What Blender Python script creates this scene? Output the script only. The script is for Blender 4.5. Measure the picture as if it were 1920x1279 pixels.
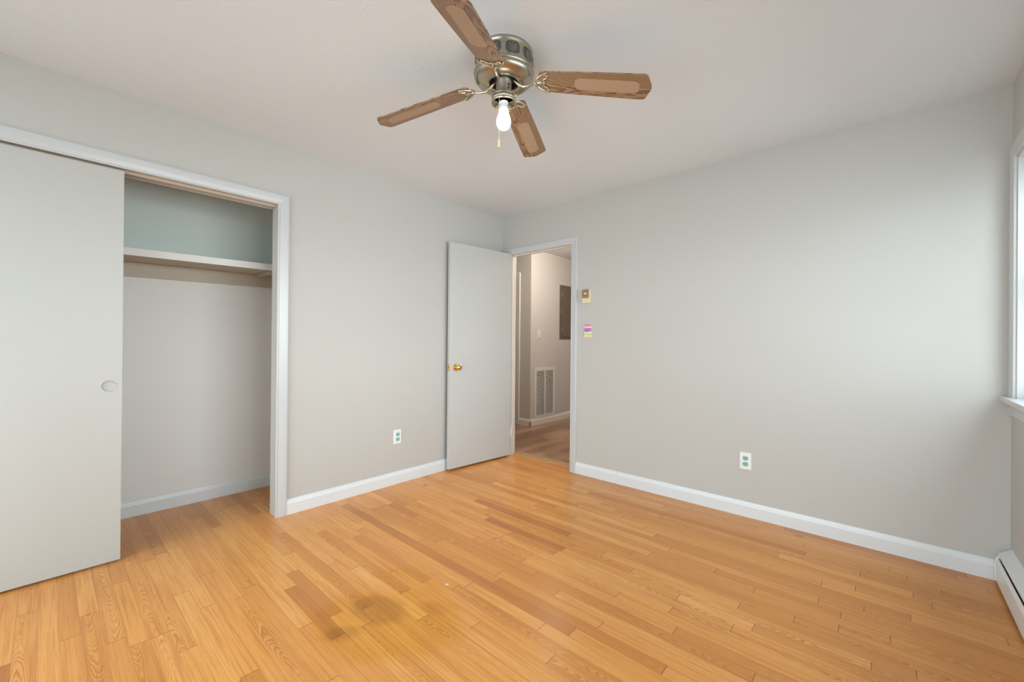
import bpy, bmesh, math, random
from mathutils import Vector, Matrix
for o in list(bpy.data.objects):
    bpy.data.objects.remove(o, do_unlink=True)
SC = bpy.context.scene
COL = SC.collection
random.seed(7)
PI = math.pi

# ------------------------------------------------------------------ camera
CAM = Vector((2.9555, -3.1487, 1.1569))
YAW, PITCH, ROLL, FPX = 0.7301, 0.0024, 0.0087, 783.0
cam_d = bpy.data.cameras.new('camera')
cam = bpy.data.objects.new('camera', cam_d); COL.objects.link(cam)
cam_d.sensor_width = 36.0; cam_d.lens = FPX/1920*36.0
cam_d.clip_start = 0.02; cam_d.clip_end = 200
fwd = Vector((-math.sin(YAW)*math.cos(PITCH), math.cos(YAW)*math.cos(PITCH), math.sin(PITCH)))
rgt = Vector((math.cos(YAW), math.sin(YAW), 0)); up = rgt.cross(fwd)
r2 = rgt*math.cos(ROLL)+up*math.sin(ROLL); u2 = -rgt*math.sin(ROLL)+up*math.cos(ROLL)
cam.matrix_world = Matrix(((r2.x, u2.x, -fwd.x, CAM.x), (r2.y, u2.y, -fwd.y, CAM.y), (r2.z, u2.z, -fwd.z, CAM.z), (0, 0, 0, 1)))
SC.camera = cam
# ------------------------------------------------------------------ view
vs = SC.view_settings
SC.display_settings.display_device = 'sRGB'
vs.view_transform = 'Standard'; vs.look = 'None'; vs.gamma = 1.0; vs.use_curve_mapping = False
vs.exposure = 0.16
# ------------------------------------------------------------------ room numbers
W, H, YF = 3.414, 2.44, -4.25          # right wall x, ceiling, rear wall y
# ------------------------------------------------------------------ world (overcast sky over pale ground)
SKY, GLOW_X, GLOW_Y, GLOW_Z = .75, 12.8, 6.4, 4.5
w = bpy.data.worlds.new('world'); SC.world = w; w.use_nodes = True
nt = w.node_tree; nt.nodes.clear()
tc = nt.nodes.new('ShaderNodeTexCoord'); sx = nt.nodes.new('ShaderNodeSeparateXYZ')
cr = nt.nodes.new('ShaderNodeValToRGB'); mr = nt.nodes.new('ShaderNodeMapRange')
mr.inputs['From Min'].default_value = -1; mr.inputs['From Max'].default_value = 1
bg = nt.nodes.new('ShaderNodeBackground'); wo = nt.nodes.new('ShaderNodeOutputWorld')
nt.links.new(tc.outputs['Generated'], sx.inputs[0]); nt.links.new(sx.outputs['Z'], mr.inputs['Value'])
nt.links.new(mr.outputs[0], cr.inputs[0]); nt.links.new(cr.outputs[0], bg.inputs['Color'])
e = cr.color_ramp.elements
e[0].position = 0.0; e[0].color = (.57, .63, .67, 1)
e[1].position = 1.0; e[1].color = (.80, .91, 1.0, 1)
a = e.new(.49); a.color = (.59, .65, .69, 1)
a = e.new(.51); a.color = (.85, .94, 1.0, 1)
# sky lobes shaped to light the room: brightest straight out of the right-hand window (+x) and straight out behind the camera (-y), dimmer between
def lobe(sock, a0, a1, amt):
    m_ = nt.nodes.new('ShaderNodeMapRange'); m_.interpolation_type = 'SMOOTHSTEP'
    m_.inputs['From Min'].default_value = a0; m_.inputs['From Max'].default_value = a1
    m_.inputs['To Min'].default_value = 0; m_.inputs['To Max'].default_value = amt
    nt.links.new(sock, m_.inputs['Value']); return m_.outputs[0]
ad = nt.nodes.new('ShaderNodeMath'); ad.operation = 'ADD'; ad2 = nt.nodes.new('ShaderNodeMath'); ad2.operation = 'ADD'
nt.links.new(lobe(sx.outputs['X'], .74, 1.0, GLOW_X), ad.inputs[0]); nt.links.new(lobe(sx.outputs['Y'], -.55, -1.0, GLOW_Y), ad.inputs[1])
nt.links.new(ad.outputs[0], ad2.inputs[0]); ad2.inputs[1].default_value = SKY
ad3 = nt.nodes.new('ShaderNodeMath'); ad3.operation = 'ADD'; nt.links.new(ad2.outputs[0], ad3.inputs[0])
nt.links.new(lobe(sx.outputs['Z'], .15, .9, GLOW_Z), ad3.inputs[1]); nt.links.new(ad3.outputs[0], bg.inputs['Strength'])   # overcast: brighter towards the zenith
nt.links.new(bg.outputs[0], wo.inputs[0])

def area(name, loc, rot, sx_, sy_, power, col=(1, 1, 1), portal=False):
    l = bpy.data.lights.new(name, 'AREA'); l.shape = 'RECTANGLE'; l.size = sx_; l.size_y = sy_
    l.energy = power; l.color = col
    if portal: l.cycles.is_portal = True
    o = bpy.data.objects.new(name, l); COL.objects.link(o); o.location = loc; o.rotation_euler = rot
    return o
WY0, WY1, WZ0, WZ1 = -2.95, -.095, .894, 2.06       # window in the right wall (opening), unseen part lengthened for light
RX0, RX1, RZ0, RZ1 = .15, 3.05, .10, 2.25            # unseen window added in the rear wall for fill light (opening)
area('window_portal', (W+.16, (WY0+WY1)/2, (WZ0+WZ1)/2), (0, PI/2, 0), WZ1-WZ0, WY1-WY0, 1, portal=True)
area('window_portal', ((RX0+RX1)/2, YF-.16, (RZ0+RZ1)/2), (PI/2, 0, 0), RX1-RX0, RZ1-RZ0, 1, portal=True)
def point(name, loc, power, col, r=.05):
    l = bpy.data.lights.new(name, 'POINT'); l.energy = power; l.color = col; l.shadow_soft_size = r
    o = bpy.data.objects.new(name, l); COL.objects.link(o); o.location = loc
    return o
point('hall_lamp_light', (.25, 1.02, 2.29), 34, (1, .87, .74), .08)
BULB_EMIT = 9.0

# ================================================================== materials
def mat(name, base=(.8, .8, .8), rough=.5, metal=0., spec=.5, bump=None, **kw):
    m = bpy.data.materials.new(name); m.use_nodes = True
    n = m.node_tree.nodes; b = n['Principled BSDF']
    b.inputs['Base Color'].default_value = (*base, 1); b.inputs['Roughness'].default_value = rough
    b.inputs['Metallic'].default_value = metal; b.inputs['Specular IOR Level'].default_value = spec
    L = m.node_tree.links
    if bump:
        sc, st, dist = bump
        t = n.new('ShaderNodeTexCoord'); nz = n.new('ShaderNodeTexNoise'); nz.inputs['Scale'].default_value = sc
        nz.inputs['Detail'].default_value = 4
        bp = n.new('ShaderNodeBump'); bp.inputs['Strength'].default_value = st; bp.inputs['Distance'].default_value = dist
        L.new(t.outputs['Object'], nz.inputs['Vector']); L.new(nz.outputs[0], bp.inputs['Height']); L.new(bp.outputs[0], b.inputs['Normal'])
        # a faint unevenness of the paint colour
        hs = n.new('ShaderNodeMixRGB'); hs.blend_type = 'MULTIPLY'; hs.inputs[0].default_value = .04
        nz2 = n.new('ShaderNodeTexNoise'); nz2.inputs['Scale'].default_value = 1.7
        hs.inputs[1].default_value = (*base, 1); L.new(t.outputs['Object'], nz2.inputs['Vector']); L.new(nz2.outputs[0], hs.inputs[2])
        L.new(hs.outputs[0], b.inputs['Base Color'])
    return m
M = {}
M['closet'] = mat('closet_wall_lightened_paint', (.84, .83, .81), .62, bump=(90, .08, .002))  # wall paint lightened here in place of light reaching the closet
M['wall'] = mat('wall_paint', (.565, .552, .525), .62, bump=(90, .08, .002))
M['hallwall'] = mat('hall_wall_paint', (.66, .635, .605), .6, bump=(90, .08, .002))
M['blue'] = mat('closet_old_blue_grey_paint', (.85, .90, .84), .7, bump=(90, .08, .002))
M['trim'] = mat('white_gloss_trim_paint', (.60, .615, .62), .28, bump=(30, .04, .001))
M['basetrim'] = mat('baseboard_lightened_paint', (.78, .81, .83), .3, bump=(30, .04, .001))  # trim paint lightened to offset the shade on the baseboards
M['hinge'] = mat('panel_hinge_metal', (.34, .30, .25), .4, .5)
M['jamb'] = mat('cream_trim_paint', (.86, .82, .75), .4, bump=(30, .04, .001))
M['jamb2'] = mat('closet_jamb_shaded_paint', (.60, .575, .53), .45)  # jamb's shade put into a darker, warmer paint
M['door'] = mat('door_white_paint', (.58, .58, .565), .42, bump=(12, .05, .002))
M['slider'] = mat('slider_white_paint', (.535, .535, .51), .45, bump=(12, .05, .002))
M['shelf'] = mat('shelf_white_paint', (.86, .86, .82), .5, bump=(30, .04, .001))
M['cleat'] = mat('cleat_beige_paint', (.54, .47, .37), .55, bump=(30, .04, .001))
M['dark'] = mat('duct_shade_dark', (.015, .013, .012), .8)
M['steelgrey'] = mat('grey_enamel', (.19, .155, .12), .5, .2, bump=(200, .05, .001))
M['heater'] = mat('heater_enamel', (.80, .82, .82), .32, bump=(20, .03, .001))
M['brass'] = mat('polished_brass', (.85, .55, .16), .16, 1.0)
M['antique'] = mat('antique_brass', (.46, .41, .33), .30, 1.0)
M['brushed'] = mat('brushed_pewter_metal', (.62, .585, .52), .42, 1.0)
M['antique_dk'] = mat('antique_brass_panel', (.16, .17, .17), .3, 1.0)
M['bracket'] = mat('bright_antique_brass', (.64, .575, .43), .24, 1.0)
M['black'] = mat('black_motor', (.012, .012, .014), .35)
M['neck'] = mat('bulb_neck_plastic', (.75, .76, .78), .4)
M['teal'] = mat('teal_plastic', (.24, .50, .48), .4)
M['teal_dk'] = mat('outlet_slot', (.03, .10, .10), .5)
M['plate'] = mat('white_plastic', (.86, .87, .86), .35)
M['ivory'] = mat('ivory_plastic', (.80, .72, .46), .45)
M['bronze'] = mat('bronze_cover', (.42, .27, .15), .35, .6)
M['vent'] = mat('vent_white_enamel', (.80, .77, .73), .45)
M['pinecord'] = mat('pull_knob_wood', (.78, .66, .42), .45)
M['cord'] = mat('pull_cord', (.85, .84, .80), .6)
M['track'] = mat('track_tan_enamel', (.56, .47, .38), .5, .0)
M['nickel'] = mat('galvanised_metal', (.55, .53, .50), .4, .9)
M['vinyl'] = mat('window_vinyl', (.86, .88, .88), .3)
g = bpy.data.materials.new('window_glass'); g.use_nodes = True
n = g.node_tree.nodes; n.clear(); go = n.new('ShaderNodeOutputMaterial'); gm = n.new('ShaderNodeMixShader')
gt = n.new('ShaderNodeBsdfTransparent'); gg = n.new('ShaderNodeBsdfGlossy'); gg.inputs['Roughness'].default_value = .02
gm.inputs[0].default_value = .06; gt.inputs[0].default_value = (.97, .985, .98, 1)
g.node_tree.links.new(gt.outputs[0], gm.inputs[1]); g.node_tree.links.new(gg.outputs[0], gm.inputs[2]); g.node_tree.links.new(gm.outputs[0], go.inputs[0])
M['glass'] = g
# lit bulb
m = mat('frosted_bulb_lit', (.95, .95, .95), .4); b = m.node_tree.nodes['Principled BSDF']
b.inputs['Emission Color'].default_value = (1, .97, .93, 1); b.inputs['Emission Strength'].default_value = BULB_EMIT; M['bulb'] = m

# ceiling: swirled skip texture
m = mat('ceiling_textured_paint', (.76, .79, .82), .75); M['ceiling'] = m
n = m.node_tree.nodes; L = m.node_tree.links; b = n['Principled BSDF']
t = n.new('ShaderNodeTexCoord'); v1 = n.new('ShaderNodeTexVoronoi'); v1.inputs['Scale'].default_value = 7
nz = n.new('ShaderNodeTexNoise'); nz.inputs['Scale'].default_value = 5
mx = n.new('ShaderNodeMixRGB'); mx.inputs[0].default_value = .25
L.new(t.outputs['Object'], mx.inputs[1]); L.new(t.outputs['Object'], nz.inputs[0]); L.new(nz.outputs[1], mx.inputs[2]); L.new(mx.outputs[0], v1.inputs['Vector'])
mm = n.new('ShaderNodeMath'); mm.operation = 'MULTIPLY'; mm.inputs[1].default_value = 95
ms = n.new('ShaderNodeMath'); ms.operation = 'SINE'
L.new(v1.outputs['Distance'], mm.inputs[0]); L.new(mm.outputs[0], ms.inputs[0])
bp = n.new('ShaderNodeBump'); bp.inputs['Strength'].default_value = .05; bp.inputs['Distance'].default_value = .002
L.new(ms.outputs[0], bp.inputs['Height']); L.new(bp.outputs[0], b.inputs['Normal'])

def ramp(n, pts):
    r = n.new('ShaderNodeValToRGB'); el = r.color_ramp.elements
    el[0].position = pts[0][0]; el[0].color = (*pts[0][1], 1); el[1].position = pts[-1][0]; el[1].color = (*pts[-1][1], 1)
    for p, c in pts[1:-1]:
        x = el.new(p); x.color = (*c, 1)
    return r
class NB:
    """tiny node-expression helper"""
    def __init__(s, m): s.n = m.node_tree.nodes; s.L = m.node_tree.links
    def math(s, op, a, b=0., c=None):
        x = s.n.new('ShaderNodeMath'); x.operation = op
        for i, v in enumerate((a, b, c)):
            if v is None: continue
            if isinstance(v, (int, float)): x.inputs[i].default_value = v
            else: s.L.new(v, x.inputs[i])
        return x.outputs[0]
    def comb(s, a, b, c):
        x = s.n.new('ShaderNodeCombineXYZ')
        for i, v in enumerate((a, b, c)):
            if isinstance(v, (int, float)): x.inputs[i].default_value = v
            else: s.L.new(v, x.inputs[i])
        return x.outputs[0]
    def noise(s, vec, scale=1., detail=3., rough=.5):
        x = s.n.new('ShaderNodeTexNoise'); x.inputs['Scale'].default_value = scale; x.inputs['Detail'].default_value = detail
        x.inputs['Roughness'].default_value = rough; s.L.new(vec, x.inputs['Vector']); return x.outputs[0]
    def mix(s, f, a, b, mode='MIX'):
        x = s.n.new('ShaderNodeMixRGB'); x.blend_type = mode
        for i, v in enumerate((f, a, b)):
            if isinstance(v, (int, float)): x.inputs[i].default_value = v
            elif isinstance(v, tuple): x.inputs[i].default_value = (*v, 1)
            else: s.L.new(v, x.inputs[i])
        return x.outputs[0]
    def step(s, v, lo, hi):
        x = s.n.new('ShaderNodeMapRange'); x.interpolation_type = 'SMOOTHSTEP'
        x.inputs['From Min'].default_value = lo; x.inputs['From Max'].default_value = hi
        s.L.new(v, x.inputs['Value']); return x.outputs[0]

def plank_wood(name, tones, grain_col, rough, seam=.0011, cath_k=1.0, stain=False, spec=.5):
    """planks carry: uv 'pl' = metres along and across the board; attribute 'pid' = (tone, seed, figure); uv 'ed' = metres to board end / board edge"""
    m = mat(name, (.5, .3, .1), rough, spec=spec); B = NB(m); n = B.n; L = B.L; b = n['Principled BSDF']
    uv = n.new('ShaderNodeUVMap'); uv.uv_map = 'pl'; su = n.new('ShaderNodeSeparateXYZ'); L.new(uv.outputs[0], su.inputs[0])
    ue = n.new('ShaderNodeUVMap'); ue.uv_map = 'ed'; se = n.new('ShaderNodeSeparateXYZ'); L.new(ue.outputs[0], se.inputs[0])
    at = n.new('ShaderNodeAttribute'); at.attribute_name = 'pid'; sa = n.new('ShaderNodeSeparateColor'); L.new(at.outputs['Color'], sa.inputs[0])
    U, V = su.outputs[0], su.outputs[1]; tone, seed, fig = sa.outputs[0], sa.outputs[1], sa.outputs[2]
    S = B.math('MULTIPLY', seed, 57.0)
    # base tone of the board
    rp = ramp(n, tones); L.new(tone, rp.inputs[0]); colr = rp.outputs[0]
    # slow colour drift inside a board
    dr = B.noise(B.comb(B.math('MULTIPLY', U, 2.2), B.math('MULTIPLY_ADD', V, 14, S), S), 1, 2)
    colr = B.mix(B.math('MULTIPLY', B.step(dr, .35, .75), .35), colr, grain_col[0], 'MIX')
    # straight fine grain: long thin pores
    fg = B.noise(B.comb(B.math('MULTIPLY', U, 9), B.math('MULTIPLY_ADD', V, 420, S), S), 1, 4, .6)
    colr = B.mix(B.math('MULTIPLY', B.step(fg, .46, .74), .55), colr, grain_col[1], 'MIX')
    fg2 = B.noise(B.comb(B.math('MULTIPLY', U, 3.0), B.math('MULTIPLY_ADD', V, 130, S), B.math('ADD', S, 9.)), 1, 3, .55)
    colr = B.mix(B.math('MULTIPLY', B.step(fg2, .46, .70), .55), colr, grain_col[1], 'MIX')
    fg3 = B.noise(B.comb(B.math('MULTIPLY', U, 1.6), B.math('MULTIPLY_ADD', V, 60, S), B.math('ADD', S, 21.)), 1, 2, .5)
    colr = B.mix(B.math('MULTIPLY', B.step(fg3, .50, .75), .35), colr, grain_col[2], 'MIX')
    # cathedral figure: growth rings as contours of (v^2, u, noise)
    wob = B.noise(B.comb(B.math('MULTIPLY', U, 5.5), B.math('MULTIPLY', V, 22), S), 1, 2, .4)
    Vo = B.math('MULTIPLY_ADD', B.math('SUBTRACT', B.math('FRACT', B.math('MULTIPLY', S, 3.7)), .5), .045, V)
    par = B.math('MULTIPLY', B.math('MULTIPLY', Vo, Vo), 1150*cath_k)
    sgn = B.math('SUBTRACT', B.math('MULTIPLY', B.math('GREATER_THAN', B.math('FRACT', B.math('MULTIPLY', S, 5.3)), .5), 2.), 1.)
    fld = B.math('ADD', B.math('MULTIPLY_ADD', B.math('MULTIPLY', U, sgn), 4.2, par), B.math('MULTIPLY', wob, 1.35))
    rg = B.math('FRACT', B.math('MULTIPLY', fld, 4.2))
    ring = B.math('MULTIPLY', B.step(rg, .30, .93), B.math('SUBTRACT', 1., B.step(rg, .93, 1.0)))
    fade = B.step(B.noise(B.comb(B.math('MULTIPLY', U, 2.), B.math('MULTIPLY', V, 9), B.math('ADD', S, 4.)), 1, 2), .33, .62)
    amt = B.math('MULTIPLY', B.math('MULTIPLY', ring, fade), B.math('MULTIPLY', B.step(fig, .42, .98), .85))
    colr = B.mix(amt, colr, grain_col[2], 'MIX')
    # small mineral flecks
    fl = B.noise(B.comb(B.math('MULTIPLY', U, 30), B.math('MULTIPLY_ADD', V, 90, S), S), 1, 2)
    colr = B.mix(B.math('MULTIPLY', B.step(fl, .78, .84), .45), colr, grain_col[3], 'MIX')
    if stain:
        t = n.new('ShaderNodeTexCoord'); so = n.new('ShaderNodeSeparateXYZ'); L.new(t.outputs['Object'], so.inputs[0])
        X, Y = so.outputs[0], so.outputs[1]
        wn = B.math('MULTIPLY_ADD', B.noise(t.outputs['Object'], 9, 3), .16, -.08)
        def blob(cx, cy, rx, ry, ang, lo, hi, k, colour, c0, mode='MULTIPLY'):
            ca, sa_ = math.cos(ang), math.sin(ang)
            dx = B.math('SUBTRACT', X, cx); dy = B.math('SUBTRACT', Y, cy)
            p = B.math('DIVIDE', B.math('ADD', B.math('MULTIPLY', dx, ca), B.math('MULTIPLY', dy, sa_)), rx)
            q = B.math('DIVIDE', B.math('SUBTRACT', B.math('MULTIPLY', dy, ca), B.math('MULTIPLY', dx, sa_)), ry)
            d = B.math('SQRT', B.math('ADD', B.math('MULTIPLY', p, p), B.math('MULTIPLY', q, q)))
            d = B.math('ADD', d, B.math('MULTIPLY', wn, 2.5))
            f = B.math('MULTIPLY', B.math('SUBTRACT', 1., B.step(d, lo, hi)), k)
            return B.mix(f, c0, colour, mode)
        # old yellowish-brown spill
        colr = blob(1.42, -2.20, .33, .23, .55, .75, 1.15, .9, (.93, .86, .42), colr)
        colr = blob(1.33, -2.18, .15, .10, .2, .6, 1.1, .75, (.66, .63, .50), colr)
        colr = blob(1.36, -2.36, .08, .05, .9, .3, 1.3, .6, (.60, .58, .46), colr)
        colr = blob(1.24, -1.97, .22, .09, .2, .6, 1.2, .7, (.96, .88, .45), colr)
        colr = blob(1.50, -2.02, .09, .05, .2, .3, 1.2, .30, (.60, .50, .36), colr)
        colr = blob(.206, -1.103, .035, .012, .0, .3, 1.2, .75, (.22, .17, .20), colr)
        colr = blob(1.404, -1.865, .012, .006, .5, .5, 1.1, .8, (.95, .93, .88), colr, 'MIX')
        colr = blob(2.57, -.105, .03, .012, .1, .3, 1.2, .7, (.25, .22, .22), colr)
    # seams
    sid = B.math('SUBTRACT', 1., B.step(se.outputs[1], seam*.3, seam*1.5))
    end = B.math('SUBTRACT', 1., B.step(se.outputs[0], seam*.5, seam*2.0))
    sfade = B.math('MULTIPLY_ADD', B.noise(B.comb(B.math('MULTIPLY', U, 5), S, 0.), 1, 2), 1.3, -.15)
    sm = B.math('MAXIMUM', B.math('MULTIPLY', sid, B.math('MULTIPLY', sfade, .5)), B.math('MULTIPLY', end, .72))
    colr = B.mix(sm, colr, (.10, .045, .018), 'MIX')
    L.new(colr, b.inputs['Base Color'])
    ht = B.math('ADD', B.math('MULTIPLY', sm, -1.), B.math('MULTIPLY', fg, .12))
    tc_ = n.new('ShaderNodeTexCoord')
    wv = B.noise(tc_.outputs['Object'], 3.5, 2)
    bp = n.new('ShaderNodeBump'); bp.inputs['Strength'].default_value = .12; bp.inputs['Distance'].default_value = .001
    L.new(ht, bp.inputs['Height']); L.new(bp.outputs[0], b.inputs['Normal'])
    
    b.inputs['Coat Weight'].default_value = .0
    return m
M['oak'] = plank_wood('honey_oak_strip_floor',
    [(0, (.38, .130, .034)), (.25, (.61, .25, .060)), (.5, (.76, .338, .086)), (.75, (.82, .395, .112)), (1, (.90, .48, .165))],
    [(.74, .30, .07), (.56, .21, .045), (.44, .15, .035), (.12, .05, .02)], .27, stain=True, spec=.38)
M['hallwood'] = plank_wood('brown_vinyl_plank_floor',
    [(0, (.12, .058, .03)), (.3, (.25, .13, .068)), (.6, (.38, .21, .115)), (1, (.56, .35, .20))],
    [(.30, .17, .10), (.20, .105, .06), (.17, .09, .05), (.06, .03, .015)], .3, cath_k=.3)

# fan blade wood (object space: x along blade, y across)
def blade_wood():
    m = mat('dark_oak_veneer', (.4, .25, .13), .38); B = NB(m); n = B.n; L = B.L; b = n['Principled BSDF']
    t = n.new('ShaderNodeTexCoord'); so = n.new('ShaderNodeSeparateXYZ'); L.new(t.outputs['Object'], so.inputs[0])
    X, Y = so.outputs[0], so.outputs[1]
    oi = n.new('ShaderNodeObjectInfo'); S = B.math('MULTIPLY', oi.outputs['Random'], 13.)
    wob = B.noise(B.comb(B.math('MULTIPLY', X, 5), B.math('MULTIPLY', Y, 20), S), 1, 3)
    Yo = B.math('ADD', Y, -.034)
    fld = B.math('ADD', B.math('MULTIPLY_ADD', X, 1.6, B.math('MULTIPLY', B.math('MULTIPLY', Yo, Yo), 330)), B.math('MULTIPLY', wob, 1.5))
    rg = B.math('FRACT', B.math('MULTIPLY', fld, 4.0))
    ring = B.math('MULTIPLY', B.step(rg, .3, .9), B.math('SUBTRACT', 1., B.step(rg, .92, 1.0)))
    c = B.mix(B.math('MULTIPLY', ring, .85), (.38, .235, .125), (.10, .055, .035))
    fg = B.noise(B.comb(B.math('MULTIPLY', X, 12), B.math('MULTIPLY', Y, 480), S), 1, 3)
    c = B.mix(B.math('MULTIPLY', B.step(fg, .45, .72), .5), c, (.17, .095, .05))
    L.new(c, b.inputs['Base Color'])
    return m
M['blade'] = blade_wood()
def cane():
    m = mat('woven_cane_print', (.5, .33, .19), .5); B = NB(m); n = B.n; L = B.L; b = n['Principled BSDF']
    t = n.new('ShaderNodeTexCoord'); so = n.new('ShaderNodeSeparateXYZ'); L.new(t.outputs['Object'], so.inputs[0])
    X, Y = so.outputs[0], so.outputs[1]; k = 2*PI/.0125
    a_ = B.math('MULTIPLY', B.math('SINE', B.math('MULTIPLY', B.math('ADD', X, Y), k*.7071)), B.math('SINE', B.math('MULTIPLY', B.math('SUBTRACT', X, Y), k*.7071)))
    f = B.step(B.math('ABSOLUTE', a_), .45, .75)
    st = B.math('ABSOLUTE', B.math('SINE', B.math('MULTIPLY', X, k*1.0)))
    c = B.mix(f, (.52, .36, .23), (.19, .11, .06))
    c = B.mix(B.math('MULTIPLY', st, .2), c, (.62, .45, .30))
    L.new(c, b.inputs['Base Color'])
    bp = n.new('ShaderNodeBump'); bp.inputs['Strength'].default_value = .6; bp.inputs['Distance'].default_value = .001
    L.new(B.math('SUBTRACT', 1., f), bp.inputs['Height']); L.new(bp.outputs[0], b.inputs['Normal'])
    return m
M['cane'] = cane()

# ================================================================== geometry helpers
def link(name, bm, m=None, parent=None, smooth=False, bevel=0., seg=2, loc=None):
    bmesh.ops.recalc_face_normals(bm, faces=bm.faces[:])
    me = bpy.data.meshes.new(name); bm.to_mesh(me); bm.free()
    o = bpy.data.objects.new(name, me); COL.objects.link(o)
    if m is not None: me.materials.append(M[m] if isinstance(m, str) else m)
    if parent is not None: o.parent = parent
    if loc is not None: o.location = loc
    if smooth:
        for p in me.polygons: p.use_smooth = True
    if bevel > 0:
        md = o.modifiers.new('bevel', 'BEVEL'); md.width = bevel; md.segments = seg; md.limit_method = 'ANGLE'; md.angle_limit = math.radians(40)
        for p in me.polygons: p.use_smooth = True
        md.harden_normals = True
    return o
def empty(name, loc=(0, 0, 0), rz=0.):
    o = bpy.data.objects.new(name, None); COL.objects.link(o); o.location = loc; o.rotation_euler = (0, 0, rz); o.empty_display_size = .05
    return o
def tag(o, label=None, cat=None, group=None, kind=None):
    if label: o['label'] = label
    if cat: o['category'] = cat
    if group: o['group'] = group
    if kind: o['kind'] = kind
    return o
def struct(o, label, cat): return tag(o, label, cat, kind='structure')
def box(bm, x0, x1, y0, y1, z0, z1):
    v = [bm.verts.new((x, y, z)) for z in (z0, z1) for y in (y0, y1) for x in (x0, x1)]
    for f in ((0, 1, 3, 2), (4, 6, 7, 5), (0, 4, 5, 1), (2, 3, 7, 6), (0, 2, 6, 4), (1, 5, 7, 3)):
        bm.faces.new([v[i] for i in f])
def boxes(*bs):
    bm = bmesh.new()
    for q in bs: box(bm, *q)
    return bm
def sweep(bm, path, prof, closed_prof=True):
    """path: list of (origin, ax, ay): profile (a,b) -> origin + ax*a + ay*b"""
    rings = [[bm.verts.new(Vector(o_)+Vector(ax)*p+Vector(ay)*q) for p, q in prof] for o_, ax, ay in path]
    k = len(prof)
    for i in range(len(rings)-1):
        for j in range(k if closed_prof else k-1):
            bm.faces.new((rings[i][j], rings[i][(j+1) % k], rings[i+1][(j+1) % k], rings[i+1][j]))
    if closed_prof:
        bm.faces.new(rings[0]); bm.faces.new(rings[-1][::-1])
def lathe(bm, prof, seg=48, c=(0, 0, 0), axis='z'):
    rings = []
    for r, z in prof:
        ring = []
        for i in range(seg):
            a_ = 2*PI*i/seg
            if axis == 'z': p = (c[0]+r*math.cos(a_), c[1]+r*math.sin(a_), c[2]+z)
            elif axis == 'x': p = (c[0]+z, c[1]+r*math.cos(a_), c[2]+r*math.sin(a_))
            else: p = (c[0]+r*math.cos(a_), c[1]+z, c[2]+r*math.sin(a_))
            ring.append(bm.verts.new(p))
        rings.append(ring)
    for i in range(len(rings)-1):
        for j in range(seg): bm.faces.new((rings[i][j], rings[i][(j+1) % seg], rings[i+1][(j+1) % seg], rings[i+1][j]))
    if prof[0][0] > 1e-6: bm.faces.new(rings[0])
    if prof[-1][0] > 1e-6: bm.faces.new(rings[-1][::-1])
    bmesh.ops.remove_doubles(bm, verts=bm.verts[:], dist=1e-6)
def tube(bm, pts, rad, seg=10):
    pts = [Vector(p) for p in pts]; rings = []
    prev = None
    for i, p in enumerate(pts):
        d = (pts[min(i+1, len(pts)-1)]-pts[max(i-1, 0)]).normalized()
        if prev is None: u = d.orthogonal().normalized()
        else: u = (prev-d*prev.dot(d)).normalized()
        prev = u; v = d.cross(u); r = rad[i] if isinstance(rad, (list, tuple)) else rad
        rings.append([bm.verts.new(p+u*(r*math.cos(2*PI*k/seg))+v*(r*math.sin(2*PI*k/seg))) for k in range(seg)])
    for i in range(len(rings)-1):
        for j in range(seg): bm.faces.new((rings[i][j], rings[i][(j+1) % seg], rings[i+1][(j+1) % seg], rings[i+1][j]))
    bm.faces.new(rings[0]); bm.faces.new(rings[-1][::-1])
def prism(bm, poly, z0, z1, zf=None):
    """poly in xy, extruded in z"""
    a_ = [bm.verts.new((x, y, z0)) for x, y in poly]; c_ = [bm.verts.new((x, y, z1)) for x, y in poly]
    bm.faces.new(a_[::-1]); bm.faces.new(c_); k = len(poly)
    for i in range(k): bm.faces.new((a_[i], a_[(i+1) % k], c_[(i+1) % k], c_[i]))
def rounded(x0, x1, y0, y1, r, n_=6):
    out = []
    for cx, cy, a0 in ((x1-r, y1-r, 0), (x0+r, y1-r, PI/2), (x0+r, y0+r, PI), (x1-r, y0+r, 1.5*PI)):
        for i in range(n_+1): out.append((cx+r*math.cos(a0+PI/2*i/n_), cy+r*math.sin(a0+PI/2*i/n_)))
    return out

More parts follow.
